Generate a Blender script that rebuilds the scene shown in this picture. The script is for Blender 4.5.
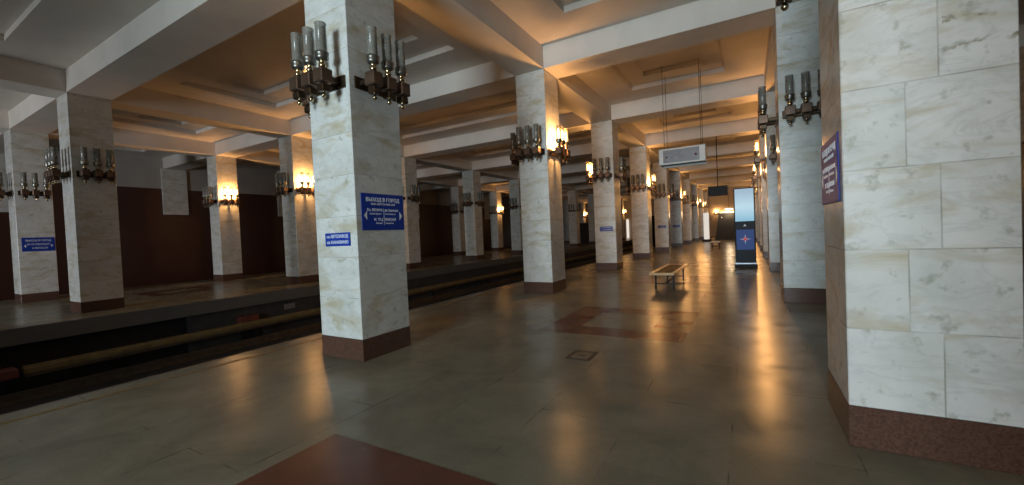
import bpy, math, random
from mathutils import Vector, Matrix
random.seed(4)
S = bpy.context.scene
COL = S.collection
for o in list(bpy.data.objects):
    bpy.data.objects.remove(o)

# ------------------------------------------------------------------ camera
YAW, PITCH, ROLL = math.radians(29.942), math.radians(1.232), math.radians(-2.521)
fw = Vector((-math.sin(YAW)*math.cos(PITCH), math.cos(YAW)*math.cos(PITCH), -math.sin(PITCH)))
rt = Vector((math.cos(YAW), math.sin(YAW), 0))
up = rt.cross(fw)
rt2 = math.cos(ROLL)*rt + math.sin(ROLL)*up
up2 = -math.sin(ROLL)*rt + math.cos(ROLL)*up
cam = bpy.data.cameras.new('camera')
cam.sensor_fit = 'HORIZONTAL'
cam.sensor_width = 36
cam.lens = 410.405*36/1024
cam.clip_start = 0.05
cam.clip_end = 300
co = bpy.data.objects.new('camera', cam)
COL.objects.link(co)
m = Matrix.Identity(4)
for i in range(3):
    m[i][0], m[i][1], m[i][2] = rt2[i], up2[i], -fw[i]
m[0][3], m[1][3], m[2][3] = 0, 0, 1.6
co.matrix_world = m
S.camera = co

# ------------------------------------------------------------------ colour and world
S.view_settings.view_transform = 'Standard'
S.view_settings.look = 'None'
S.view_settings.gamma = 1
S.view_settings.exposure = 0.1
S.view_settings.use_curve_mapping = False
S.cycles.use_denoising = True
S.cycles.max_bounces = 8
S.cycles.diffuse_bounces = 6
S.cycles.glossy_bounces = 4
S.cycles.transparent_max_bounces = 16
S.cycles.sample_clamp_indirect = 4
W = bpy.data.worlds.new('world')
S.world = W
W.use_nodes = True
W.node_tree.nodes['Background'].inputs[0].default_value = (0.5, 0.45, 0.4, 1)
W.node_tree.nodes['Background'].inputs[1].default_value = 0.02

# ------------------------------------------------------------------ large lights
def area(name, loc, to, sx, sy, power, color, spread):
    l = bpy.data.lights.new(name, 'AREA')
    l.shape = 'RECTANGLE'; l.size = sx; l.size_y = sy
    l.energy = power; l.color = color; l.spread = math.radians(spread)
    o = bpy.data.objects.new(name, l)
    COL.objects.link(o)
    o.location = loc
    o.rotation_euler = (Vector(to)-Vector(loc)).to_track_quat('-Z', 'Y').to_euler()
    return o
# pale light from the bright entrance hall at the end of the platform behind the camera
area('hall_light', (-1.9, -12.5, 2.6), (-3.5, 10, 3.4), 4.0, 3.6, 400, (0.72, 0.90, 1.0), 74)
area('hall_light_across', (-16.4, -10.5, 2.1), (-20, 6, 1.7), 2.4, 2.4, 250, (0.85, 0.92, 1.0), 84)

WARM = (1.0, 0.48, 0.15)
LAMP_POWER = 145

# ------------------------------------------------------------------ materials
def mat(name):
    m = bpy.data.materials.new(name)
    m.use_nodes = True
    nt = m.node_tree
    return m, nt, nt.nodes['Principled BSDF']
def N(nt, t, **k):
    n = nt.nodes.new(t)
    for a, v in k.items():
        setattr(n, a, v)
    return n
def noise(nt, vec, scale, detail=4, rough=0.55, dist=0.0):
    n = N(nt, 'ShaderNodeTexNoise')
    n.inputs['Scale'].default_value = scale
    n.inputs['Detail'].default_value = detail
    n.inputs['Roughness'].default_value = rough
    n.inputs['Distortion'].default_value = dist
    if vec is not None:
        nt.links.new(vec, n.inputs['Vector'])
    return n.outputs['Fac']
def ramp(nt, fac, stops, interp='LINEAR'):
    r = N(nt, 'ShaderNodeValToRGB')
    r.color_ramp.interpolation = interp
    e = r.color_ramp.elements
    while len(e) < len(stops):
        e.new(0.5)
    for i, (p, c) in enumerate(stops):
        e[i].position = p
        e[i].color = (*c, 1) if len(c) == 3 else c
    nt.links.new(fac, r.inputs[0])
    return r.outputs[0]
def mix(nt, fac, a, b, mode='MIX'):
    n = N(nt, 'ShaderNodeMix', data_type='RGBA', blend_type=mode)
    for s, v in ((n.inputs[0], fac), (n.inputs[6], a), (n.inputs[7], b)):
        if isinstance(v, (int, float)):
            s.default_value = v
        elif isinstance(v, tuple):
            s.default_value = (*v, 1) if len(v) == 3 else v
        else:
            nt.links.new(v, s)
    return n.outputs[2]
def math_(nt, op, a, b=None, c=None):
    n = N(nt, 'ShaderNodeMath', operation=op)
    for s, v in zip(n.inputs, (a, b, c)):
        if v is None:
            continue
        if isinstance(v, (int, float)):
            s.default_value = v
        else:
            nt.links.new(v, s)
    return n.outputs[0]
def g3(v):
    return (v, v, v)
def plain(name, color, rough=0.5, metal=0.0, vary=0.12, scale=6, spec=0.5):
    m, nt, b = mat(name)
    tc = N(nt, 'ShaderNodeTexCoord')
    f = noise(nt, tc.outputs['Object'], scale)
    lo = tuple(c*(1-vary) for c in color); hi = tuple(min(1, c*(1+vary)) for c in color)
    nt.links.new(ramp(nt, f, [(0.3, lo), (0.7, hi)]), b.inputs['Base Color'])
    b.inputs['Roughness'].default_value = rough
    b.inputs['Metallic'].default_value = metal
    b.inputs['Specular IOR Level'].default_value = spec
    return m
def emissive(name, color, strength, base=(0.5, 0.5, 0.5)):
    m, nt, b = mat(name)
    b.inputs['Base Color'].default_value = (*base, 1)
    b.inputs['Emission Color'].default_value = (*color, 1)
    b.inputs['Emission Strength'].default_value = strength
    return m

COURSE, Z0 = 0.5465, 0.29
def marble():
    m, nt, b = mat('white_marble_blocks')
    tc = N(nt, 'ShaderNodeTexCoord')
    oi = N(nt, 'ShaderNodeObjectInfo')
    rnd = math_(nt, 'MULTIPLY', oi.outputs['Random'], 60.0)
    cmb = N(nt, 'ShaderNodeCombineXYZ')
    for i in range(3):
        nt.links.new(rnd, cmb.inputs[i])
    sep = N(nt, 'ShaderNodeSeparateXYZ')
    nt.links.new(tc.outputs['Object'], sep.inputs[0])
    # course index -> every block its own piece of stone
    course = math_(nt, 'DIVIDE', math_(nt, 'SUBTRACT', sep.outputs[2], Z0), COURSE)
    idx = math_(nt, 'FLOOR', course)
    fr = math_(nt, 'FRACT', course)
    odd = math_(nt, 'MODULO', math_(nt, 'ADD', idx, 20.0), 2.0)
    # the vertical joint alternates between two places; only the kiosk-side row shows it (attribute in the object colour)
    jx = math_(nt, 'ADD', -0.069+0.14, math_(nt, 'MULTIPLY', odd, -0.16))
    split = math_(nt, 'MULTIPLY', math_(nt, 'GREATER_THAN', sep.outputs[0], jx), N_attr(nt, oi))
    off = N(nt, 'ShaderNodeCombineXYZ')
    nt.links.new(math_(nt, 'MULTIPLY', idx, 7.31), off.inputs[0])
    nt.links.new(math_(nt, 'MULTIPLY', split, 13.7), off.inputs[1])
    nt.links.new(math_(nt, 'MULTIPLY', idx, 3.17), off.inputs[2])
    v1 = N(nt, 'ShaderNodeVectorMath', operation='ADD')
    nt.links.new(tc.outputs['Object'], v1.inputs[0]); nt.links.new(cmb.outputs[0], v1.inputs[1])
    v2 = N(nt, 'ShaderNodeVectorMath', operation='ADD')
    nt.links.new(v1.outputs[0], v2.inputs[0]); nt.links.new(off.outputs[0], v2.inputs[1])
    st = N(nt, 'ShaderNodeMapping')
    st.inputs['Rotation'].default_value = (0.3, 0.5, 0.2)
    st.inputs['Scale'].default_value = (1, 1, 2.6)
    nt.links.new(v2.outputs[0], st.inputs[0])
    wht = N(nt, 'ShaderNodeTexWhiteNoise', noise_dimensions='3D')
    nt.links.new(off.outputs[0], wht.inputs[0])
    base = ramp(nt, noise(nt, v2.outputs[0], 2.2, 5, 0.6), [(0.3, (0.56, 0.57, 0.53)), (0.52, (0.70, 0.70, 0.67)), (0.72, (0.78, 0.77, 0.73))])
    base = mix(nt, math_(nt, 'MULTIPLY', wht.outputs['Value'], 0.35), base, (0.62, 0.60, 0.53))
    veins = ramp(nt, noise(nt, st.outputs[0], 1.5, 6, 0.62, 1.2), [(0.46, g3(0)), (0.50, g3(1)), (0.54, g3(0))])
    base = mix(nt, math_(nt, 'MULTIPLY', veins, 0.30), base, (0.45, 0.45, 0.42))
    tan = ramp(nt, noise(nt, st.outputs[0], 1.7, 5, 0.6, 0.6), [(0.50, g3(0)), (0.70, g3(1))])
    base = mix(nt, math_(nt, 'MULTIPLY', tan, 0.75), base, (0.46, 0.38, 0.22))
    spots = ramp(nt, noise(nt, v2.outputs[0], 9, 3, 0.6), [(0.60, g3(0)), (0.72, g3(1))])
    base = mix(nt, math_(nt, 'MULTIPLY', spots, 0.6), base, (0.30, 0.30, 0.22))
    wob = math_(nt, 'MULTIPLY', math_(nt, 'SUBTRACT', noise(nt, tc.outputs['Object'], 9, 4, 0.65), 0.5), 0.16)
    vein = None
    for z0, wdt in ((2.655, 0.022), (2.815, 0.014)):
        dz = math_(nt, 'ABSOLUTE', math_(nt, 'ADD', math_(nt, 'SUBTRACT', sep.outputs[2], z0), wob))
        q = ramp(nt, math_(nt, 'DIVIDE', dz, wdt), [(0.3, g3(1)), (1.0, g3(0))])
        vein = q if vein is None else math_(nt, 'MAXIMUM', vein, q)
    xm = math_(nt, 'MULTIPLY', math_(nt, 'GREATER_THAN', sep.outputs[0], 0.09), N_attr(nt, oi))
    brk = ramp(nt, noise(nt, tc.outputs['Object'], 6, 3, 0.6), [(0.40, g3(0)), (0.55, g3(0.85))])
    base = mix(nt, math_(nt, 'MULTIPLY', math_(nt, 'MULTIPLY', vein, xm), brk), base, (0.20, 0.17, 0.09))
    # joints
    jz = math_(nt, 'LESS_THAN', math_(nt, 'ABSOLUTE', math_(nt, 'SUBTRACT', math_(nt, 'ABSOLUTE', math_(nt, 'SUBTRACT', fr, 0.5)), 0.5)), 0.008)
    jv = math_(nt, 'MULTIPLY', math_(nt, 'LESS_THAN', math_(nt, 'ABSOLUTE', math_(nt, 'SUBTRACT', sep.outputs[0], jx)), 0.0045), N_attr(nt, oi))
    fade = ramp(nt, noise(nt, tc.outputs['Object'], 3.0, 2), [(0.4, g3(0.12)), (0.6, g3(0.6))])
    j = math_(nt, 'MULTIPLY', math_(nt, 'MAXIMUM', jz, jv), fade)
    base = mix(nt, j, base, (0.24, 0.22, 0.18))
    nt.links.new(base, b.inputs['Base Color'])
    b.inputs['Roughness'].default_value = 0.27
    return m
def N_attr(nt, oi):
    # red channel of the object's viewport colour: 1 where blocks are halved by vertical joints
    s = N(nt, 'ShaderNodeSeparateColor')
    nt.links.new(oi.outputs['Color'], s.inputs[0])
    return s.outputs[0]

def granite(name, c1, c2, rough=0.22):
    m, nt, b = mat(name)
    tc = N(nt, 'ShaderNodeTexCoord')
    f = noise(nt, tc.outputs['Object'], 60, 3, 0.7)
    g = noise(nt, tc.outputs['Object'], 3, 3)
    col = ramp(nt, f, [(0.35, c1), (0.65, c2)])
    col = mix(nt, math_(nt, 'MULTIPLY', g, 0.5), col, tuple(x*0.6 for x in c1))
    nt.links.new(col, b.inputs['Base Color'])
    b.inputs['Roughness'].default_value = rough
    return m

def stucco(name, col, rough=0.75):
    m, nt, b = mat(name)
    tc = N(nt, 'ShaderNodeTexCoord')
    f = noise(nt, tc.outputs['Object'], 0.9, 5, 0.6)
    nt.links.new(ramp(nt, f, [(0.3, tuple(c*0.9 for c in col)), (0.7, tuple(min(1, c*1.05) for c in col))]), b.inputs['Base Color'])
    b.inputs['Roughness'].default_value = rough
    b.inputs['Specular IOR Level'].default_value = 0.3
    return m

def floor_stone(name, c_lo, c_hi, rough=0.25):
    m, nt, b = mat(name)
    tc = N(nt, 'ShaderNodeTexCoord')
    br = N(nt, 'ShaderNodeTexBrick')
    br.offset = 0.5
    br.inputs['Scale'].default_value = 1.0
    br.inputs['Brick Width'].default_value = 1.21
    br.inputs['Row Height'].default_value = 0.755
    br.inputs['Mortar Size'].default_value = 0.006
    br.inputs['Mortar Smooth'].default_value = 0.3
    br.inputs['Color1'].default_value = (0, 0, 0, 1)
    br.inputs['Color2'].default_value = (1, 1, 1, 1)
    br.inputs['Mortar'].default_value = (0.5, 0.5, 0.5, 1)
    mp = N(nt, 'ShaderNodeMapping')
    mp.inputs['Location'].default_value = (0.28, 0.15, 0)
    mp.inputs['Rotation'].default_value = (0, 0, math.pi/2)
    nt.links.new(tc.outputs['Object'], mp.inputs[0])
    nt.links.new(mp.outputs[0], br.inputs[0])
    f1 = noise(nt, tc.outputs['Object'], 1.1, 8, 0.68, 0.4)
    f2 = noise(nt, tc.outputs['Object'], 40, 3, 0.7)
    col = ramp(nt, f1, [(0.3, c_lo), (0.7, c_hi)])
    col = mix(nt, 0.06, col, br.outputs['Color'], 'OVERLAY')
    col = mix(nt, math_(nt, 'MULTIPLY', f2, 0.35), col, tuple(x*0.55 for x in c_lo))
    # worn, gritty joints
    fade = ramp(nt, noise(nt, tc.outputs['Object'], 1.3, 4, 0.65), [(0.50, g3(0)), (0.62, g3(0.85))])
    col = mix(nt, math_(nt, 'MULTIPLY', br.outputs['Fac'], fade), col, (0.018, 0.016, 0.013))
    gr = ramp(nt, noise(nt, tc.outputs['Object'], 26, 2, 0.5), [(0.70, g3(0)), (0.76, g3(1))])
    col = mix(nt, math_(nt, 'MULTIPLY', gr, 0.30), col, (0.34, 0.32, 0.27))
    nt.links.new(col, b.inputs['Base Color'])
    rr = noise(nt, tc.outputs['Object'], 2.3, 3, 0.5)
    b.inputs['Roughness'].default_value = rough
    nt.links.new(ramp(nt, rr, [(0.35, g3(0.04)), (0.65, g3(0.24))]), b.inputs['Specular IOR Level'])
    bp = N(nt, 'ShaderNodeBump')
    bp.inputs['Strength'].default_value = 0.05
    bp.inputs['Distance'].default_value = 0.01
    nt.links.new(noise(nt, tc.outputs['Object'], 5.0, 5, 0.6), bp.inputs['Height'])
    nt.links.new(bp.outputs[0], b.inputs['Normal'])
    return m

M = {}
M['marble'] = marble()
M['plinth'] = granite('red_granite', (0.085, 0.040, 0.026), (0.15, 0.080, 0.058))
M['stucco'] = stucco('painted_stucco', (0.70, 0.64, 0.57))
M['wall_stone'] = granite('dark_red_marble', (0.055, 0.020, 0.014), (0.085, 0.034, 0.026), 0.3)
M['wall_band'] = stucco('wall_stucco', (0.42, 0.38, 0.34))
M['floor'] = floor_stone('grey_floor_slabs', (0.160, 0.156, 0.118), (0.290, 0.275, 0.208))
M['inlay'] = floor_stone('red_floor_slabs', (0.120, 0.050, 0.034), (0.170, 0.075, 0.052))
M['edge'] = granite('grey_edge_granite', (0.10, 0.10, 0.095), (0.17, 0.165, 0.155), 0.45)
M['pit'] = plain('near_black_concrete', (0.014, 0.013, 0.012), 0.9, 0, 0.3, 3)  # near-black colour for track bed, recessed pit wall and tunnel
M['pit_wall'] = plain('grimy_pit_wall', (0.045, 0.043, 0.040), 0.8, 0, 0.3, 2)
M['rail'] = plain('rail_steel', (0.16, 0.13, 0.10), 0.5, 0.8, 0.2, 5)
M['yellow'] = plain('worn_yellow_paint', (0.20, 0.125, 0.04), 0.55, 0, 0.35, 9)
M['cover'] = plain('dull_yellow_cover', (0.16, 0.115, 0.045), 0.6, 0, 0.25, 4)
M['bronze'] = plain('dark_bronze', (0.075, 0.048, 0.028), 0.35, 0.75, 0.3, 14)
M['copper'] = plain('copper_box', (0.15, 0.095, 0.065), 0.38, 0.65, 0.3, 10)
M['brass'] = plain('brass', (0.55, 0.43, 0.26), 0.2, 1.0, 0.15, 14)
M['pewter'] = plain('tarnished_pewter', (0.20, 0.19, 0.165), 0.32, 0.85, 0.25, 18)
M['black'] = plain('black_metal', (0.010, 0.010, 0.010), 0.55, 0.0, 0.2, 8, 0.25)
M['white_metal'] = plain('white_enamel', (0.62, 0.61, 0.57), 0.4, 0, 0.05, 5)
M['grey_face'] = plain('dull_grey_face', (0.20, 0.185, 0.19), 0.35, 0, 0.15, 7)
M['wood_dark'] = plain('worn_dark_wood', (0.10, 0.06, 0.03), 0.6, 0, 0.25, 9, 0.15)
M['wood'] = plain('varnished_wood', (0.55, 0.38, 0.19), 0.28, 0, 0.2, 12)
M['sign_blue'] = plain('sign_blue', (0.012, 0.045, 0.33), 0.45, 0, 0.05, 5, 0.25)
M['sign_white'] = plain('sign_white', (0.80, 0.82, 0.86), 0.4, 0, 0.03, 5)
M['paper'] = plain('paper', (0.62, 0.60, 0.55), 0.7, 0, 0.05, 9)
M['red_paint'] = plain('red_paint', (0.13, 0.035, 0.025), 0.6, 0, 0.2, 6)
M['dark_stone'] = plain('dark_grey_stone', (0.026, 0.024, 0.022), 0.7, 0, 0.2, 2)
M['pale_panel'] = plain('pale_panel', (0.75, 0.74, 0.70), 0.4, 0, 0.05, 3)
M['worn_dark'] = plain('worn_dark_frame', (0.022, 0.019, 0.016), 0.6, 0, 0.4, 25)
M['bulb_lit'] = emissive('lit_bulb', (1.0, 0.62, 0.26), 22)
M['bulb'] = plain('unlit_bulb', (0.45, 0.43, 0.38), 0.3, 0, 0.05, 5)

def tube_glass(name, color, alpha):
    m, nt, b = mat(name)
    tc = N(nt, 'ShaderNodeTexCoord')
    f = noise(nt, tc.outputs['Object'], 8, 3)
    nt.links.new(ramp(nt, f, [(0.3, tuple(c*0.8 for c in color)), (0.7, color)]), b.inputs['Base Color'])
    b.inputs['Roughness'].default_value = 0.18
    b.inputs['Alpha'].default_value = alpha
    return m
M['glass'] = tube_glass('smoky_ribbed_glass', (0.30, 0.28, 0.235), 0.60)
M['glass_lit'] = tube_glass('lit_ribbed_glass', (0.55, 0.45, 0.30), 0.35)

# ------------------------------------------------------------------ mesh building
class MB:
    def __init__(s):
        s.v = []; s.f = []; s.smooth = []
    def add(s, vs, fs, smooth=False):
        b = len(s.v)
        s.v += [tuple(v) for v in vs]
        for f in fs:
            s.f.append(tuple(i+b for i in f)); s.smooth.append(smooth)
        return s
    def box(s, x0, x1, y0, y1, z0, z1, bev=0.0):
        if bev <= 0:
            vs = [(x, y, z) for z in (z0, z1) for y in (y0, y1) for x in (x0, x1)]
            return s.add(vs, [(0, 2, 3, 1), (4, 5, 7, 6), (0, 1, 5, 4), (2, 6, 7, 3), (0, 4, 6, 2), (1, 3, 7, 5)])
        b = bev
        vs, fs = [], []
        # three inset quads per corner -> chamfered box
        def vid(cx, cy, cz, ax):
            return ((cx*2+cy)*2+cz)*3+ax
        for cx in (0, 1):
            for cy in (0, 1):
                for cz in (0, 1):
                    X, Y, Z = (x0, x1)[cx], (y0, y1)[cy], (z0, z1)[cz]
                    ix, iy, iz = X+(b if cx == 0 else -b), Y+(b if cy == 0 else -b), Z+(b if cz == 0 else -b)
                    vs += [(X, iy, iz), (ix, Y, iz), (ix, iy, Z)]
        for c in (0, 1):
            q = [vid(c, 0, 0, 0), vid(c, 1, 0, 0), vid(c, 1, 1, 0), vid(c, 0, 1, 0)]; fs.append(q if c else q[::-1])
            q = [vid(0, c, 0, 1), vid(0, c, 1, 1), vid(1, c, 1, 1), vid(1, c, 0, 1)]; fs.append(q if c else q[::-1])
            q = [vid(0, 0, c, 2), vid(1, 0, c, 2), vid(1, 1, c, 2), vid(0, 1, c, 2)]; fs.append(q if c else q[::-1])
        for a in (0, 1):
            for c in (0, 1):
                q = [vid(a, c, 0, 0), vid(a, c, 0, 1), vid(a, c, 1, 1), vid(a, c, 1, 0)]; fs.append(q)
                q = [vid(a, 0, c, 0), vid(a, 1, c, 0), vid(a, 1, c, 2), vid(a, 0, c, 2)]; fs.append(q)
                q = [vid(0, a, c, 1), vid(1, a, c, 1), vid(1, a, c, 2), vid(0, a, c, 2)]; fs.append(q)
        for cx in (0, 1):
            for cy in (0, 1):
                for cz in (0, 1):
                    fs.append([vid(cx, cy, cz, 0), vid(cx, cy, cz, 1), vid(cx, cy, cz, 2)])
        return s.add(vs, fs)
    def lathe(s, prof, c=(0, 0, 0), n=16, ribs=0.0, smooth=True, cap=True):
        vs, fs = [], []
        for r, z in prof:
            for k in range(n):
                a = 2*math.pi*k/n
                rr = r*(1-(ribs if k % 2 else 0))
                vs.append((c[0]+rr*math.cos(a), c[1]+rr*math.sin(a), c[2]+z))
        for j in range(len(prof)-1):
            for k in range(n):
                k2 = (k+1) % n
                fs.append((j*n+k, j*n+k2, (j+1)*n+k2, (j+1)*n+k))
        if cap:
            fs.append(tuple(range(n))[::-1])
            fs.append(tuple((len(prof)-1)*n+k for k in range(n)))
        return s.add(vs, fs, smooth)
    def ball(s, c, r, n=14):
        prof = [(max(0.001, r*math.sin(math.pi*i/8)), -r*math.cos(math.pi*i/8)) for i in range(9)]
        return s.lathe(prof, c, n)
    def bar(s, p, q, r, n=8):
        p, q = Vector(p), Vector(q)
        d = (q-p).normalized()
        a = d.orthogonal().normalized(); b = d.cross(a)
        vs, fs = [], []
        for e in (p, q):
            for k in range(n):
                t = 2*math.pi*k/n
                vs.append(e+r*(math.cos(t)*a+math.sin(t)*b))
        for k in range(n):
            k2 = (k+1) % n
            fs.append((k, k2, n+k2, n+k))
        fs.append(tuple(range(n))[::-1]); fs.append(tuple(range(n, 2*n)))
        return s.add(vs, fs, n > 6)
    def prism(s, poly, y0, y1):
        # polygon in x,z pulled along y
        n = len(poly)
        vs = [(x, y0, z) for x, z in poly]+[(x, y1, z) for x, z in poly]
        fs = [tuple(range(n)), tuple(range(2*n-1, n-1, -1))]
        for k in range(n):
            k2 = (k+1) % n
            fs.append((k, n+k, n+k2, k2))
        return s.add(vs, fs)
    def mesh(s, name, material):
        me = bpy.data.meshes.new(name)
        me.from_pydata(s.v, [], s.f)
        me.polygons.foreach_set('use_smooth', s.smooth)
        me.materials.append(material)
        me.update()
        import bmesh
        bm = bmesh.new(); bm.from_mesh(me)
        bmesh.ops.recalc_face_normals(bm, faces=bm.faces)
        bm.to_mesh(me); bm.free()
        return me
    def build(s, name, material, parent=None):
        return link(name, s.mesh(name, material), parent)
def link(name, data, parent=None, loc=None):
    o = bpy.data.objects.new(name, data)
    COL.objects.link(o)
    if parent is not None:
        o.parent = parent
    if loc is not None:
        o.location = loc
    return o
def tag(o, label=None, cat=None, group=None, kind=None):
    if label: o['label'] = label
    if cat: o['category'] = cat
    if group: o['group'] = group
    if kind: o['kind'] = kind
    return o
def thing(name, label, cat, loc=(0, 0, 0), rz=0, group=None):
    o = link(name, None, None, loc)
    o.rotation_euler = (0, 0, rz)
    o.empty_display_size = 0.2
    return tag(o, label, cat, group)
def copy_tree(o, parent=None):
    c = o.copy(); COL.objects.link(c)
    if parent is not None:
        c.parent = parent
    for ch in [x for x in o.children]:
        copy_tree(ch, c)
    return c
def text_mesh(body, height, material, width=None, align='CENTER', thick=0.0015):
    c = bpy.data.curves.new('lettering', 'FONT')
    c.body = body; c.align_x = align; c.align_y = 'CENTER'
    c.size = height*1.38; c.extrude = thick; c.resolution_u = 3; c.offset = height*0.02
    o = bpy.data.objects.new('lettering', c)
    COL.objects.link(o)
    bpy.context.view_layer.update()
    dg = bpy.context.evaluated_depsgraph_get()
    me = bpy.data.meshes.new_from_object(o.evaluated_get(dg))
    w = o.dimensions.x
    bpy.data.objects.remove(o); bpy.data.curves.remove(c)
    if width and w > 0:
        k = width/w
        for v in me.vertices:
            v.co.x *= k
    me.materials.clear(); me.materials.append(material)
    return me
def lettering(name, body, height, material, parent, x, z, width=None, align='CENTER', y=-0.008):
    o = link(name, text_mesh(body, height, material, width, align), parent, (x, y, z))
    o.rotation_euler = (math.pi/2, 0, 0)
    return o

# ------------------------------------------------------------------ the plan of the station
F0, STEP = 3.639, 6.0605          # front face of the first line of pillars, spacing
WX, WY, ZT = 0.838, 0.867, 5.795  # pillar section, soffit height
ZC, ZP = 6.36, 0.289
ROWX = {'P': -4.424-WX, 'R': 0.582, 'Q': -15.264-WX, 'O': -21.055-WX}   # each row's smaller x
WALL_L, WALL_R = -26.5, 6.3
Y_BACK, Y_END = -14.6, F0+10*STEP
def fy(k): return F0+k*STEP
FRAMES = range(-3, 11)

# ---- floors, pit
def slab(name, x0, x1, edges):
    o = MB().box(x0, x1, Y_BACK, Y_END, -0.36, 0).build(name, M['floor'])
    tag(o, kind='structure')
    return o
NEAR_L, NEAR_R, FAR_R, FAR_L = -6.58, 2.74, -14.0, -23.2
floor = slab('floor', NEAR_L+0.03, NEAR_R-0.03, None)
floor2 = slab('floor', FAR_L+0.03, FAR_R-0.03, None)
for par, x0, x1 in ((floor, NEAR_L, NEAR_L+0.03), (floor, NEAR_R-0.03, NEAR_R), (floor2, FAR_R-0.03, FAR_R), (floor2, FAR_L, FAR_L+0.03)):
    MB().box(x0, x1, Y_BACK, Y_END, -0.37, 0.001).build('edge_face', M['edge'], par)
for par, x in ((floor, -6.22), (floor, 2.38), (floor2, -14.36), (floor2, -22.84)):
    MB().box(x-0.03, x+0.03, Y_BACK, Y_END, 0.0, 0.003).build('edge_line', M['yellow'], par)
cx = -1.921
for k in range(-1, 9):
    cy = fy(k)+WY/2+STEP/2
    b = MB()
    for x0, x1, y0, y1 in ((-1.1, 1.1, -1.12, -0.6), (-1.1, 1.1, 0.6, 1.12), (-1.1, -0.56, -0.6, 0.6), (0.56, 1.1, -0.6, 0.6)):
        b.box(cx+x0, cx+x1, cy+y0, cy+y1, 0.0, 0.002)
    b.build('inlay', M['inlay'], floor)
    b = MB()
    for x0, x1, y0, y1 in ((-1.1, 1.1, -1.12, -0.6), (-1.1, 1.1, 0.6, 1.12), (-1.1, -0.56, -0.6, 0.6), (0.56, 1.1, -0.6, 0.6)):
        b.box(-18.58+x0, -18.58+x1, cy+y0, cy+y1, 0.0, 0.002)
    b.build('inlay', M['inlay'], floor2)
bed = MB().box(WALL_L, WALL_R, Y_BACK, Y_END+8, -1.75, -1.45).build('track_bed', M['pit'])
tag(bed, kind='structure')
for nm, x0, x1 in (('wall_pit', -6.98, -6.88), ('wall_pit', -13.7, -13.6+0.0), ('wall_pit', 3.04-0.0, 3.14), ('wall_pit', -23.6, -23.5)):
    pass
pw = MB().box(-7.0+0.25, -6.62, Y_BACK, Y_END, -1.45, -0.37)
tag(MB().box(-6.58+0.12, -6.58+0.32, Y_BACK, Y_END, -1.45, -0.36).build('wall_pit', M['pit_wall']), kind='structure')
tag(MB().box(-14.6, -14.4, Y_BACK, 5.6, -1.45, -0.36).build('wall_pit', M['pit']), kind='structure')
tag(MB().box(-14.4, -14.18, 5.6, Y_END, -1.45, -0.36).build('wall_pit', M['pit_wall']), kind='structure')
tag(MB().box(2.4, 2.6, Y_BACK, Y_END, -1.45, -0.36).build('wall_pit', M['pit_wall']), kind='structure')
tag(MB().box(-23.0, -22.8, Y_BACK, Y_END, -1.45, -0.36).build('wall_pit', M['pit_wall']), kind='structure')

def rail_mesh(x):
    b = MB()
    prof = [(-0.07, -1.42), (0.07, -1.42), (0.07, -1.405), (0.012, -1.38), (0.012, -1.29), (0.036, -1.275), (0.036, -1.24), (-0.036, -1.24), (-0.036, -1.275), (-0.012, -1.29), (-0.012, -1.38), (-0.07, -1.405)]
    b.prism([(x+px, pz) for px, pz in prof], Y_BACK, Y_END)
    b.box(x-0.09, x+0.09, Y_BACK, Y_END, -1.45, -1.42)
    return b
rail_words = ['far rail of the track beside the opposite platform edge', 'inner rail of the track beside the opposite platform edge',
              'inner rail of the track beside the bench platform', 'steel rail hugging the bench platform edge']
for x, w in zip((-13.21, -11.69, -8.81, -7.29), rail_words):
    tag(rail_mesh(x).build('rail', M['rail']), 'dark steel '+w, 'rail', 'running rails in the pit')
# contact rail with its yellow cover under the lip of the opposite platform
t = thing('contact_rail', 'yellow covered contact rail under the edge of the opposite platform', 'contact rail', (-13.6, 2.3, -1.45))
b = MB(); b.prism([(-0.09, 0.50), (0.09, 0.50), (0.09, 0.60), (0.06, 0.66), (-0.06, 0.66), (-0.09, 0.60)], 0, Y_END-2.6); b.build('cover', M['cover'], t)
for k in range(14):
    MB().box(-0.04, 0.04, 0.6+k*4.2, 0.7+k*4.2, 0, 0.50).build('bracket', M['black'], t)
MB().box(-0.05, 0.05, 0.02, Y_END-2.62, 0.42, 0.498).build('conductor', M['rail'], t)
t = thing('junction_box', 'reddish box on a post at the end of the yellow contact rail', 'box', (-13.55, 1.95, -1.45))
MB().box(-0.16, 0.16, -0.26, 0.26, 0.46, 0.68, 0.03).build('casing', M['red_paint'], t)
MB().box(-0.06, 0.06, -0.06, 0.06, 0, 0.46).build('post', M['black'], t)
t = thing('cable_box', 'dull red cable box low on the pit wall below opposite platform', 'box', (-14.03, 7.1, -1.45))
MB().box(-0.13, 0.15, -0.3, 0.3, 0.42, 0.80, 0.02).build('casing', M['red_paint'], t)
MB().box(-0.06, 0.06, -0.2, 0.2, 0, 0.42).build('stand', M['black'], t)
t = thing('track_plate', 'small pale number plate on the pit wall of the opposite platform', 'plate', (-14.155, 8.6, -0.62))
MB().box(-0.022, 0.0, -0.2, 0.2, -0.09, 0.09, 0.004).build('plate', M['grey_face'], t)

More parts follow.
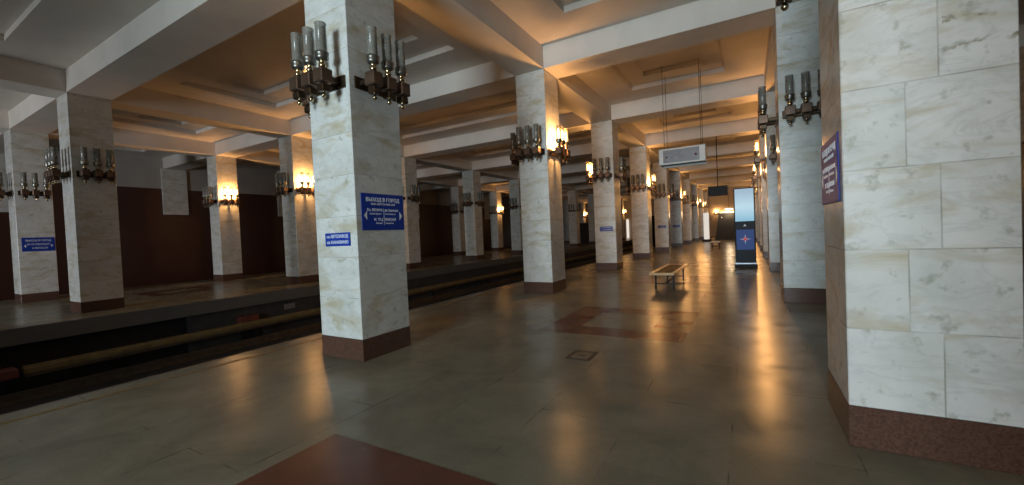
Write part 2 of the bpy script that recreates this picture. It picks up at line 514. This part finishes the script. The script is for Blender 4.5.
# ---- walls
def wall(name, boxes, m):
    b = MB()
    for q in boxes:
        b.box(*q)
    return tag(b.build(name, m), kind='structure')
H = 6.9
wl = wall('wall_left', [(WALL_L-0.3, WALL_L, Y_BACK, Y_END, -1.45, 4.75)], M['wall_stone'])
MB().box(WALL_L-0.3, WALL_L, Y_BACK, Y_END, 4.75, ZC).build('upper_band', M['wall_band'], wl)
wr = wall('wall_right', [(WALL_R, WALL_R+0.3, Y_BACK, Y_END, -1.45, 4.75)], M['wall_stone'])
MB().box(WALL_R, WALL_R+0.3, Y_BACK, Y_END, 4.75, ZC).build('upper_band', M['wall_band'], wr)
for k in range(-2, 10):
    yc = fy(k)+WY/2
    MB().box(WALL_L, WALL_L+0.10, yc-0.55, yc+0.55, 3.4, ZT).build('pilaster', M['marble'], wl)
    MB().box(WALL_R-0.10, WALL_R, yc-0.55, yc+0.55, 3.4, ZT).build('pilaster', M['marble'], wr)
wb = wall('wall_back', [(WALL_L-0.3, WALL_R+0.3, Y_BACK-0.3, Y_BACK, -1.75, H)], M['wall_band'])
we = wall('wall_front', [(FAR_L+0.3, FAR_R-0.3, Y_END, Y_END+0.3, 0, ZC), (NEAR_L+0.3, NEAR_R-0.3, Y_END, Y_END+0.3, 0, ZC),
                         (FAR_R-0.3, NEAR_L+0.3, Y_END, Y_END+0.3, 3.4, ZC), (WALL_L-0.3, FAR_L+0.3, Y_END, Y_END+0.3, 3.4, ZC), (NEAR_R-0.3, WALL_R+0.3, Y_END, Y_END+0.3, 3.4, ZC)], M['wall_band'])
wall('wall_tunnel', [(WALL_L-0.3, WALL_R+0.3, Y_END+7.7, Y_END+8, -1.45, 4)], M['pit'])

# ---- ceiling: slab, coffers, beams
ceiling = tag(MB().box(WALL_L-0.3, WALL_R+0.3, Y_BACK, Y_END+8, 6.68, H).build('ceiling', M['stucco']), kind='structure')
bays = [(WALL_L, ROWX['O']), (ROWX['O']+WX, ROWX['Q']), (ROWX['Q']+WX, ROWX['P']), (ROWX['P']+WX, ROWX['R']), (ROWX['R']+WX, WALL_R)]
def coffer(x0, x1, y0, y1):
    b = MB()
    ix = 1.08 if x1-x0 > 4.5 else 0.9
    r = [(x0, x1, y0, y1), (x0+ix, x1-ix, y0+1.18, y1-1.18), (x0+ix+0.55, x1-ix-0.55, y0+1.9, y1-1.9)]
    zs = [ZC, ZC+0.14, ZC+0.27]
    def rect(q, z): return [(q[0], q[2], z), (q[1], q[2], z), (q[1], q[3], z), (q[0], q[3], z)]
    vs = rect(r[0], zs[0])+rect(r[1], zs[0])+rect(r[1], zs[1])+rect(r[2], zs[1])+rect(r[2], zs[2])+rect(r[0], 6.68)
    fs = []
    for a in range(0, 16, 4):
        for k in range(4):
            k2 = (k+1) % 4
            fs.append((a+k, a+k2, a+4+k2, a+4+k))
    fs.append((16, 17, 18, 19))
    for k in range(4):
        k2 = (k+1) % 4
        fs.append((k, k2, 20+k2, 20+k))
    fs.append((20, 21, 22, 23))
    b.add(vs, fs)
    return b
for i in FRAMES:
    ya, yb = fy(i)+WY, min(fy(i+1), Y_END)
    if yb-ya > 2:
        for x0, x1 in bays:
            coffer(x0, x1, ya, yb).build('coffer', M['stucco'], ceiling)
    for x0, x1 in bays:
        if i < 10:
            MB().box(x0, x1, max(fy(i), Y_BACK), fy(i)+WY, ZT, 6.68).build('cross_beam', M['stucco'], ceiling)
for r in 'PQOR':
    MB().box(ROWX[r], ROWX[r]+WX, Y_BACK, Y_END, ZT, 6.68).build('row_beam', M['stucco'], ceiling)
tag(MB().box(WALL_L-0.3, WALL_R+0.3, Y_END+0.3, Y_END+8, 4.0, 6.3).build('wall_tunnel', M['pit']), kind='structure')

# ------------------------------------------------------------------ pillars
ORD = {-1: 'added unseen', **dict(enumerate(['first', 'second', 'third', 'fourth', 'fifth', 'sixth', 'seventh', 'eighth', 'ninth', 'tenth']))}
ROWNAME = {'P': 'in the row between bench and track pit', 'R': 'in the row beside the information kiosk',
           'Q': 'along the edge of the opposite platform', 'O': 'in the wall-side row of the opposite platform'}
shaft_b = MB(); shaft_b.box(-WX/2, WX/2, -WY/2, WY/2, ZP, ZT-0.002, 0.006)
shaft_me = shaft_b.mesh('shaft', M['marble'])
pl_b = MB(); pl_b.box(-WX/2-0.005, WX/2+0.005, -WY/2-0.005, WY/2+0.005, 0.0, ZP, 0.006)
plinth_me = pl_b.mesh('plinth', M['plinth'])
EXTRA = {('P', 0): ' carrying two blue signs', ('R', 0): ' with halved blocks and plain front', ('O', 0): ' carrying one blue sign'}
for r in 'PRQO':
    for k in range(-1 if r == 'R' else 0, 10):  # kiosk row gets an unseen added pillar that carries a lamp
        t = thing('pillar', '%s white marble pillar %s' % (ORD[k], ROWNAME[r]) if k >= 0 else 'unseen white marble pillar of the kiosk row, added behind the viewpoint', 'pillar', (ROWX[r]+WX/2, fy(k)+WY/2, 0), 0, 'pillars '+ROWNAME[r])
        t['kind'] = 'thing'
        s = link('shaft', shaft_me, t)
        s.color = (1, 0, 0, 1) if (r, k) == ('R', 0) else (0, 0, 0, 1)
        link('plinth', plinth_me, t)

# ------------------------------------------------------------------ wall sconces
# local frame: wall at y=0, lamp stands out towards -y, z above the floor
TX = (-0.25, 0.0, 0.25)
D = 0.25
def sconce_meshes(lit):
    g = {}
    b = MB()
    b.box(-0.36, 0.36, -0.022, 0, 3.60, 3.76, 0.006)
    b.box(-0.33, 0.33, -0.20, -0.15, 3.655, 3.70, 0.006)
    for x in TX:
        b.box(x-0.03, x+0.03, -0.16, -0.02, 3.65, 3.71)
    g['bracket'] = b.mesh('bracket', M['bronze'])
    b = MB()
    b.box(-0.085, 0.085, -D-0.085, -D+0.085, 3.60, 3.775, 0.012)
    g['box'] = b.mesh('box', M['copper'])
    b = MB()
    b.box(-0.06, 0.06, -D-0.06, -D+0.06, 3.495, 3.585, 0.01)
    g['block'] = b.mesh('lower_block', M['bronze'])
    b = MB()
    b.ball((0, -D, 3.825), 0.047)
    b.lathe([(0.02, 3.775), (0.028, 3.80), (0.028, 3.86), (0.05, 3.885)], (0, -D, 0))
    g['stem'] = b.mesh('stem', M['brass'])
    b = MB()
    b.lathe([(0.045, 3.88), (0.072, 3.895), (0.082, 3.92), (0.076, 3.94), (0.084, 3.96), (0.084, 3.985), (0.074, 3.99), (0.04, 3.99)], (0, -D, 0), 18)
    g['cup'] = b.mesh('lamp_holder', M['pewter'])
    b = MB()
    b.lathe([(0.066, 3.99), (0.066, 4.33), (0.072, 4.335), (0.072, 4.35), (0.060, 4.35), (0.057, 4.33), (0.057, 3.992)], (0, -D, 0), 24, 0.06, True, False)
    g['tube'] = b.mesh('glass_tube', M['glass_lit'] if lit else M['glass'])
    b = MB()
    b.lathe([(0.012, 3.99), (0.018, 4.02), (0.026, 4.06), (0.024, 4.22), (0.012, 4.26), (0.004, 4.27)], (0, -D, 0), 10)
    g['bulb'] = b.mesh('bulb', M['bulb_lit'] if lit else M['bulb'])
    b = MB()
    b.ball((0, -D, 3.555), 0.05)
    b.lathe([(0.012, 3.42), (0.03, 3.44), (0.03, 3.46), (0.014, 3.475), (0.022, 3.50), (0.03, 3.53)], (0, -D, 0))
    g['drop'] = b.mesh('drop_finial', M['brass'])
    return g
SM = {False: sconce_meshes(False), True: sconce_meshes(True)}
FACE = {'front': (0, 0, -WY/2), 'right': (math.pi/2, WX/2, 0), 'left': (-math.pi/2, -WX/2, 0), 'back': (math.pi, 0, WY/2)}
FACEWORD = {'P': {'front': 'entrance side', 'right': 'bench side', 'left': 'track side'},
            'R': {'front': 'entrance side', 'left': 'bench side'},
            'Q': {'front': 'entrance side', 'right': 'track side', 'left': 'inner side'},
            'O': {'front': 'entrance side', 'right': 'inner side'}}
SHORTROW = {'P': 'bench-to-pit row', 'R': 'kiosk row', 'Q': 'opposite edge row', 'O': 'opposite wall-side row'}
def sconce(r, k, face, lit):
    rz, dx, dy = FACE[face]
    lab = '%s three-tube bronze sconce on %s of %s pillar in %s' % ('lit' if lit else 'unlit', FACEWORD[r][face], ORD[k], SHORTROW[r])
    t = thing('sconce', lab, 'wall lamp', (ROWX[r]+WX/2+dx+0.006*math.sin(rz), fy(k)+WY/2+dy-0.006*math.cos(rz), 0), rz, 'sconces on the pillars')
    g = SM[lit]
    link('bracket', g['bracket'], t)
    for x in TX:
        bx = link('box', g['box'], t, (x, 0, 0))
        if k < 5:
            link('lower_block', g['block'], bx)
            link('drop_finial', g['drop'], bx)
        st = link('stem', g['stem'], t, (x, 0, 0))
        link('lamp_holder', g['cup'], st)
        tb = link('glass_tube', g['tube'], t, (x, 0, 0))
        link('bulb', g['bulb'], tb)
    if lit:
        l = bpy.data.lights.new('sconce_light', 'POINT')
        l.energy = LAMP_POWER*(0.8 if k < 0 else 0.4 if k == 0 else 1); l.color = WARM; l.shadow_soft_size = 0.05
        o = link('sconce_light', l, t, (0, -0.115, 3.98))
LIT = {('P', 1, 'right'), ('P', 3, 'right'), ('P', 5, 'right'), ('P', 7, 'right'), ('P', 8, 'right'), ('P', 2, 'left'), ('P', 0, 'left'),
       ('R', 2, 'left'), ('R', 3, 'left'), ('R', 5, 'left'), ('R', 7, 'left'), ('R', 8, 'left'), ('O', 1, 'right'), ('O', 5, 'right'), ('Q', 1, 'right')}
for k in range(9):
    for r in 'PQRO':
        for face in FACEWORD[r]:
            if r == 'R' and face == 'front' and k == 0:
                continue        # plain stone only on that face of the photograph's great pillar
            if r in 'QO' and k > 6:
                continue
            if r == 'Q' and face == 'left' and k > 1:
                continue
            sconce(r, k, face, (r, k, face) in LIT)
sconce('R', -1, 'left', True)  # unseen lamp, added to brighten the bench side of the first pit-row pillar
sconce('O', 9, 'right', True)
sconce('Q', 9, 'right', True)
sconce('Q', 8, 'right', False)
def wall_sconce(x, dz, label):
    t = thing('sconce', label, 'wall lamp', (x, Y_END-0.006, dz), 0, 'sconces on the end wall')
    g = SM[True]
    link('bracket', g['bracket'], t)
    for q in TX:
        bx = link('box', g['box'], t, (q, 0, 0))
        st = link('stem', g['stem'], t, (q, 0, 0)); link('lamp_holder', g['cup'], st)
        tb = link('glass_tube', g['tube'], t, (q, 0, 0)); link('bulb', g['bulb'], tb)
    l = bpy.data.lights.new('sconce_light', 'POINT'); l.energy = LAMP_POWER*0.7; l.color = WARM; l.shadow_soft_size = 0.05
    link('sconce_light', l, t, (0, -0.115, 3.98))
wall_sconce(-3.75, -0.55, 'lit sconce high on the far end wall, nearest the track pit')
wall_sconce(-2.75, -0.85, 'lit sconce on the far end wall above the white upright panel')
wall_sconce(-1.75, -1.0, 'lit sconce on the far end wall above the dark stair enclosure')

# ------------------------------------------------------------------ signs
def place_on(o, r, k, face, off, z):
    # off: metres along the face, seen from in front of it
    rz, dx, dy = FACE[face]
    c, s = math.cos(rz), math.sin(rz)
    o.location = (ROWX[r]+WX/2+dx+off*c+0.006*s, fy(k)+WY/2+dy+off*s-0.006*c, z)
    o.rotation_euler = (0, 0, rz)
def arrow(name, x, z, h, w, parent, d):
    b = MB(); b.prism([(x-w/2*d, z), (x+w/2*d, z+h/2), (x+w/2*d, z-h/2)], -0.0085, -0.0065)
    return b.build(name, M['sign_white'], parent)
def exit_sign(r, k, face, label, off=0.0):
    t = thing('exit_sign', label, 'sign', group='blue exit signs')
    place_on(t, r, k, face, off, 1.98)
    MB().box(-0.38, 0.38, -0.007, 0, -0.25, 0.25, 0.002).build('panel', M['sign_blue'], t)
    lettering('lettering', 'ВЫХОД В ГОРОД', 0.052, M['sign_white'], t, 0, 0.165, 0.60)
    lettering('lettering', 'WAY OUT TO THE CITY', 0.028, M['sign_white'], t, 0, 0.105, 0.44)
    lettering('lettering', 'Пл. ЛЕНИНА', 0.036, M['sign_white'], t, -0.155, 0.025, 0.27)
    lettering('lettering', 'Lenina Square', 0.022, M['sign_white'], t, -0.145, -0.025, 0.20)
    lettering('lettering', 'ул. Советская', 0.036, M['sign_white'], t, 0.145, 0.025, 0.25)
    lettering('lettering', 'Sovetskaya st.', 0.022, M['sign_white'], t, 0.125, -0.025, 0.20)
    lettering('lettering', 'К ТЦ', 0.036, M['sign_white'], t, -0.10, -0.105, 0.15)
    lettering('lettering', 'Mall', 0.022, M['sign_white'], t, -0.09, -0.155, 0.10)
    lettering('lettering', 'ВОКЗАЛ', 0.036, M['sign_white'], t, 0.12, -0.105, 0.20)
    lettering('lettering', 'Station', 0.022, M['sign_white'], t, 0.10, -0.155, 0.15)
    MB().box(-0.003, 0.003, -0.0085, -0.0065, -0.18, 0.05).build('divider', M['sign_white'], t)
    arrow('arrow', -0.32, -0.05, 0.12, 0.05, t, 1)
    arrow('arrow', 0.32, -0.05, 0.12, 0.05, t, -1)
    return t
exit_sign('P', 0, 'right', 'large blue exit sign with arrows facing the bench, on first pillar beside pit', 0.03)
exit_sign('R', 0, 'left', 'large blue sign seen edge-on on the halved-block pillar', -0.03)
def small_sign(r, k, label, l1, l2, pale=False):
    t = thing('direction_sign', label, 'sign', group='small blue direction signs')
    place_on(t, r, k, 'front', 0.04, 1.625)
    MB().box(-0.255, 0.255, -0.007, 0, -0.09, 0.09, 0.002).build('panel', M['paper' if pale else 'sign_blue'], t)
    lm = M['grey_face'] if pale else M['sign_white']
    lettering('lettering', l1, 0.042, lm, t, 0, 0.04, 0.44)
    lettering('lettering', l2, 0.042, lm, t, 0, -0.04, 0.44)
small_sign('P', 0, 'small two-line blue sign on the first pillar beside the track pit', 'на АВТОЗАВОД', 'на КАНАВИНО')
small_sign('P', 2, 'small blue sign on the third pillar of the bench-to-pit row', 'на АВТОЗАВОД', 'на КАНАВИНО')
small_sign('P', 3, 'small pale sign on the fourth pillar of the bench-to-pit row', 'на АВТОЗАВОД', 'на КАНАВИНО', True)
small_sign('P', 4, 'small blue sign on the fifth pillar of the bench-to-pit row', 'на АВТОЗАВОД', 'на КАНАВИНО')
small_sign('P', 5, 'small blue sign on the sixth pillar of the bench-to-pit row', 'на АВТОЗАВОД', 'на КАНАВИНО')
t = thing('platform_sign', 'wide blue sign with three white lines on a pillar across the tracks', 'sign')
place_on(t, 'O', 0, 'right', 0.03, 1.95)
MB().box(-0.38, 0.38, -0.007, 0, -0.235, 0.235, 0.002).build('panel', M['sign_blue'], t)
lettering('lettering', 'ВЫХОД В ГОРОД', 0.06, M['sign_white'], t, 0, 0.13, 0.58)
lettering('lettering', 'НА ПЛ. РЕВОЛЮЦИИ', 0.055, M['sign_white'], t, 0.0, 0.0, 0.52)
lettering('lettering', 'К ВОКЗАЛУ', 0.055, M['sign_white'], t, 0.03, -0.13, 0.36)
arrow('arrow', -0.31, -0.05, 0.11, 0.05, t, 1)
arrow('arrow', 0.31, -0.05, 0.11, 0.05, t, -1)
for label, r, k, face, off, z, w, h in (
        ('white paper notice low on the second wall-side pillar across the tracks', 'O', 1, 'right', -0.05, 1.6, 0.32, 0.30),):
    t = tag(MB().box(-w/2, w/2, -0.004, 0, -h/2, h/2).build('paper_notice', M['paper']), label, 'notice')
    place_on(t, r, k, face, off, z)

# ------------------------------------------------------------------ hanging light box
t = thing('hanging_sign', 'white double-faced sign box hanging on thin rods above the bench', 'sign', (-1.71, 14.0, 3.79))
for s, y, dz in ((1, -0.30, 0.0), (-1, 0.30, -0.02)):
    fr = MB(); fr.box(-0.67, 0.67, y-0.04, y+0.04, -0.25+dz, 0.25+dz, 0.012)
    p = fr.build('sign_panel', M['white_metal'], t)
    f = MB(); f.box(-0.54, 0.50, y-0.046*s-0.003, y-0.046*s+0.003, -0.20, 0.20); f.build('face', M['grey_face'], p)
    for x in (-0.44, 0.40):
        l = MB(); l.lathe([(0.035, -0.004), (0.035, 0.004)], (0, 0, 0), 14)
        q = l.build('lamp', M['red_paint'], p); q.location = (x, y-0.05*s, -0.02); q.rotation_euler = (math.pi/2, 0, 0)
MB().box(-0.67, -0.63, -0.26, 0.26, -0.24, 0.25, 0.008).build('end_cap', M['white_metal'], t)
MB().box(0.63, 0.67, -0.26, 0.26, -0.24, 0.25, 0.008).build('end_cap', M['white_metal'], t)
MB().box(-0.63, 0.63, -0.26, 0.26, -0.20, -0.17).build('inner_tray', M['dark_stone'], t)
for x in (-0.5, 0.55):
    for y, zr in ((-0.28, ZC+0.27-3.79), (0.28, ZC+0.14-3.79)):
        MB().bar((x, y, 0.22), (x, y, zr), 0.007, 8).build('rod', M['black'], t)

# ------------------------------------------------------------------ hanging television
t = thing('hanging_television', 'black flat television hanging from the ceiling above the kiosk', 'television', (-1.2, 22.0, 3.21))
MB().box(-0.42, 0.42, -0.05, 0.05, -0.235, 0.235, 0.012).build('casing', M['black'], t)
MB().box(-0.39, 0.39, -0.054, -0.049, -0.205, 0.205).build('screen', plain('dark_screen', (0.008, 0.008, 0.010), 0.5, 0, 0.1, 5, 0.2), t)
MB().bar((0, 0, 0.235), (0, 0, ZC+0.27-3.21), 0.02, 10).build('pole', M['black'], t)

# ------------------------------------------------------------------ information kiosk
t = thing('information_kiosk', 'tall dark touch-screen kiosk with a glowing screen and a star emblem', 'kiosk', (-0.095, 16.9, 0))
MB().box(-0.325, 0.325, 0, 0.24, 0.14, 2.88, 0.02).build('body', plain('graphite_casing', (0.012, 0.016, 0.024), 0.5, 0, 0.1, 5, 0.25), t)
MB().box(-0.36, 0.36, -0.06, 0.34, 0, 0.14, 0.015).build('base', M['black'], t)
MB().box(-0.345, 0.345, -0.045, 0.0, 0.14, 0.19, 0.006).build('kick_rail', plain('brushed_steel', (0.22, 0.24, 0.27), 0.3, 0.9), t)
sm, nt, bs = mat('kiosk_glow')
tc = N(nt, 'ShaderNodeTexCoord')
sx = N(nt, 'ShaderNodeSeparateXYZ'); nt.links.new(tc.outputs['Generated'], sx.inputs[0])
gr = ramp(nt, sx.outputs[2], [(0.0, (0.20, 0.42, 0.56)), (0.45, (0.44, 0.62, 0.72)), (0.9, (0.30, 0.42, 0.52))])
nt.links.new(gr, bs.inputs['Emission Color']); bs.inputs['Emission Strength'].default_value = 1.0
bs.inputs['Base Color'].default_value = (0.02, 0.02, 0.02, 1)
MB().box(-0.295, 0.295, -0.006, 0.002, 1.68, 2.84).build('screen', sm, t)
MB().box(-0.275, 0.275, -0.006, 0.002, 0.66, 1.38).build('poster_panel', emissive('blue_backlight', (0.008, 0.035, 0.17), 0.5, (0.01, 0.03, 0.12)), t)
b = MB()
def star(b, r1, r2, n, y0, y1, cz, rot=0):
    pts = []
    for k in range(2*n):
        a = math.pi*k/n+rot
        rr = r1 if k % 2 == 0 else r2
        pts.append((rr*math.sin(a), cz+rr*math.cos(a)))
    c = len(b.v)
    b.prism(pts, y0, y1)
star(b, 0.19, 0.024, 4, -0.011, -0.006, 1.04)
e = b.build('star_emblem', emissive('pale_emblem', (0.5, 0.58, 0.7), 0.35, (0.4, 0.4, 0.45)), t)
b = MB(); star(b, 0.085, 0.04, 4, -0.015, -0.011, 1.04, math.pi/4); star(b, 0.07, 0.02, 4, -0.017, -0.015, 1.04); b.build('red_centre', emissive('red_emblem', (0.6, 0.05, 0.05), 0.4, (0.5, 0.05, 0.05)), e)
b = MB(); b.prism([(-0.05, 1.50), (0.05, 1.50), (0.0, 1.58)], -0.004, 0.002); b.build('logo', M['sign_white'], t)

# ------------------------------------------------------------------ benches
def make_bench(label, loc, length=2.7, top='wood'):
    t = thing('platform_bench', label, 'bench', loc, 0, 'benches on the platform')
    for x in (-0.14, 0.0, 0.14):
        MB().box(x-0.063, x+0.063, -length/2+0.12, length/2-0.12, 0.415, 0.447, 0.006).build('slat', M[top if top != 'wood' else 'wood_dark'], t)
    for s in (-1, 1):
        MB().box(s*0.255-0.04, s*0.255+0.04, -length/2, length/2, 0.40, 0.455, 0.008).build('edge_board', M[top], t)
        MB().box(-0.214, 0.214, s*(length/2-0.06)-0.06, s*(length/2-0.06)+0.06, 0.40, 0.455, 0.008).build('end_board', M[top], t)
    for y in (-length/2+0.45, length/2-0.45):
        for x in (-0.22, 0.22):
            MB().box(x-0.022, x+0.022, y-0.022, y+0.022, 0, 0.38).build('leg', M['black'], t)
        MB().box(-0.242, 0.242, y-0.02, y+0.02, 0.38, 0.415).build('cross_bar', M['black'], t)
        MB().box(-0.2, 0.2, y-0.012, y+0.012, 0.12, 0.15).build('stretcher', M['black'], t)
    MB().box(-0.015, 0.015, -length/2+0.47, length/2-0.47, 0.12, 0.15).build('stretcher', M['black'], t)
    return t
make_bench('wooden slatted bench on black metal legs standing in the middle of the platform', (-1.9, 12.0, 0))
make_bench('pale distant bench before the dark stair enclosure', (-1.95, 31.4, 0), 1.6, 'pale_panel')

# ------------------------------------------------------------------ floor hatch
t = thing('floor_hatch', 'small square worn floor hatch before the bench', 'hatch', (-1.89, 4.95, 0))
b = MB()
for q in ((-0.16, 0.16, -0.19, -0.145), (-0.16, 0.16, 0.145, 0.19), (-0.16, -0.115, -0.145, 0.145), (0.115, 0.16, -0.145, 0.145)):
    b.box(*q, 0, 0.004)
b.build('frame', M['worn_dark'], t)
MB().box(-0.113, 0.113, -0.143, 0.143, 0, 0.003).build('lid', M['floor'], t)
MB().box(-0.05, 0.05, -0.025, 0.025, 0.003, 0.005).build('lifting_slot', M['worn_dark'], t)

# ------------------------------------------------------------------ far end of the platform
t = thing('stair_enclosure', 'dark grey stair enclosure with sloping side behind the kiosk', 'stair enclosure', (-1.2, 47.0, 0))
b = MB(); b.prism([(-1.75, 0), (1.5, 0), (1.5, 2.75), (-1.35, 2.75)], 0, 5.0); b.build('parapet', M['dark_stone'], t)
MB().box(-1.45, 1.5, -0.05, 5.0, 2.75, 2.86, 0.02).build('coping', M['pale_panel'], t)
b = MB(); b.lathe([(0.06, -0.01), (0.06, 0.01)], (0, 0, 0), 12); q = b.build('lamp', M['sign_white'], t); q.location = (-1.1, -0.02, 2.3); q.rotation_euler = (math.pi/2, 0, 0)
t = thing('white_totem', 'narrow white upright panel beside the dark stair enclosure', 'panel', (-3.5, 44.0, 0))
MB().box(-0.24, 0.24, 0, 0.16, 0.22, 2.8, 0.02).build('panel', emissive('white_panel_glow', (1, 0.95, 0.84), 0.55, (0.7, 0.69, 0.65)), t)  # faint emission added so the white panel reads as bright
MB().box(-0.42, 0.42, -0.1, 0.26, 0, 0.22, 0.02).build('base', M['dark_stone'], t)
t = thing('ceiling_lamp', 'oval white lamp hanging over the dark stair enclosure', 'lamp', (-1.6, 46.5, 3.1))
b = MB(); b.lathe([(0.02, -0.09), (0.3, -0.07), (0.42, 0.0), (0.3, 0.07), (0.02, 0.09)], (0, 0, 0), 20); b.build('shade', emissive('lamp_shade', (1, 0.86, 0.66), 2.2), t)
MB().bar((0, 0, 0.09), (0, 0, ZC-3.1), 0.015).build('rod', M['black'], t)
l = bpy.data.lights.new('lamp_light', 'POINT'); l.energy = 90; l.color = (1.0, 0.72, 0.42); l.shadow_soft_size = 0.1
link('lamp_light', l, t, (0, 0, -0.22))

t = thing('stair_enclosure', 'dark stair enclosure at the far end of the opposite platform', 'stair enclosure', (-18.4, 50.0, 0))
b = MB(); b.prism([(-0.75, 0), (1.6, 0), (1.6, 2.45), (-0.45, 2.45)], 0, 4.0); b.build('parapet', M['dark_stone'], t)
MB().box(-0.55, 1.6, -0.05, 4.0, 2.45, 2.55, 0.02).build('coping', M['dark_stone'], t)
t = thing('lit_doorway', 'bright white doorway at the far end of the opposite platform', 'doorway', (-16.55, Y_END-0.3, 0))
lit = emissive('white_jamb_glow', (1, 0.95, 0.86), 0.7, (0.7, 0.69, 0.65))  # jambs emit in place of light falling on white stone
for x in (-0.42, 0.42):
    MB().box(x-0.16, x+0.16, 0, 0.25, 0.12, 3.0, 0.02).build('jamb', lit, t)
MB().box(-0.58, 0.58, 0.05, 0.25, 3.0, 3.2, 0.02).build('lintel', M['pale_panel'], t)
MB().box(-0.26, 0.26, 0.12, 0.2, 0.12, 3.0, 0.01).build('door_leaf', M['grey_face'], t)
MB().box(-0.9, 0.9, -0.1, 0.28, 0, 0.12, 0.02).build('step', M['pale_panel'], t)
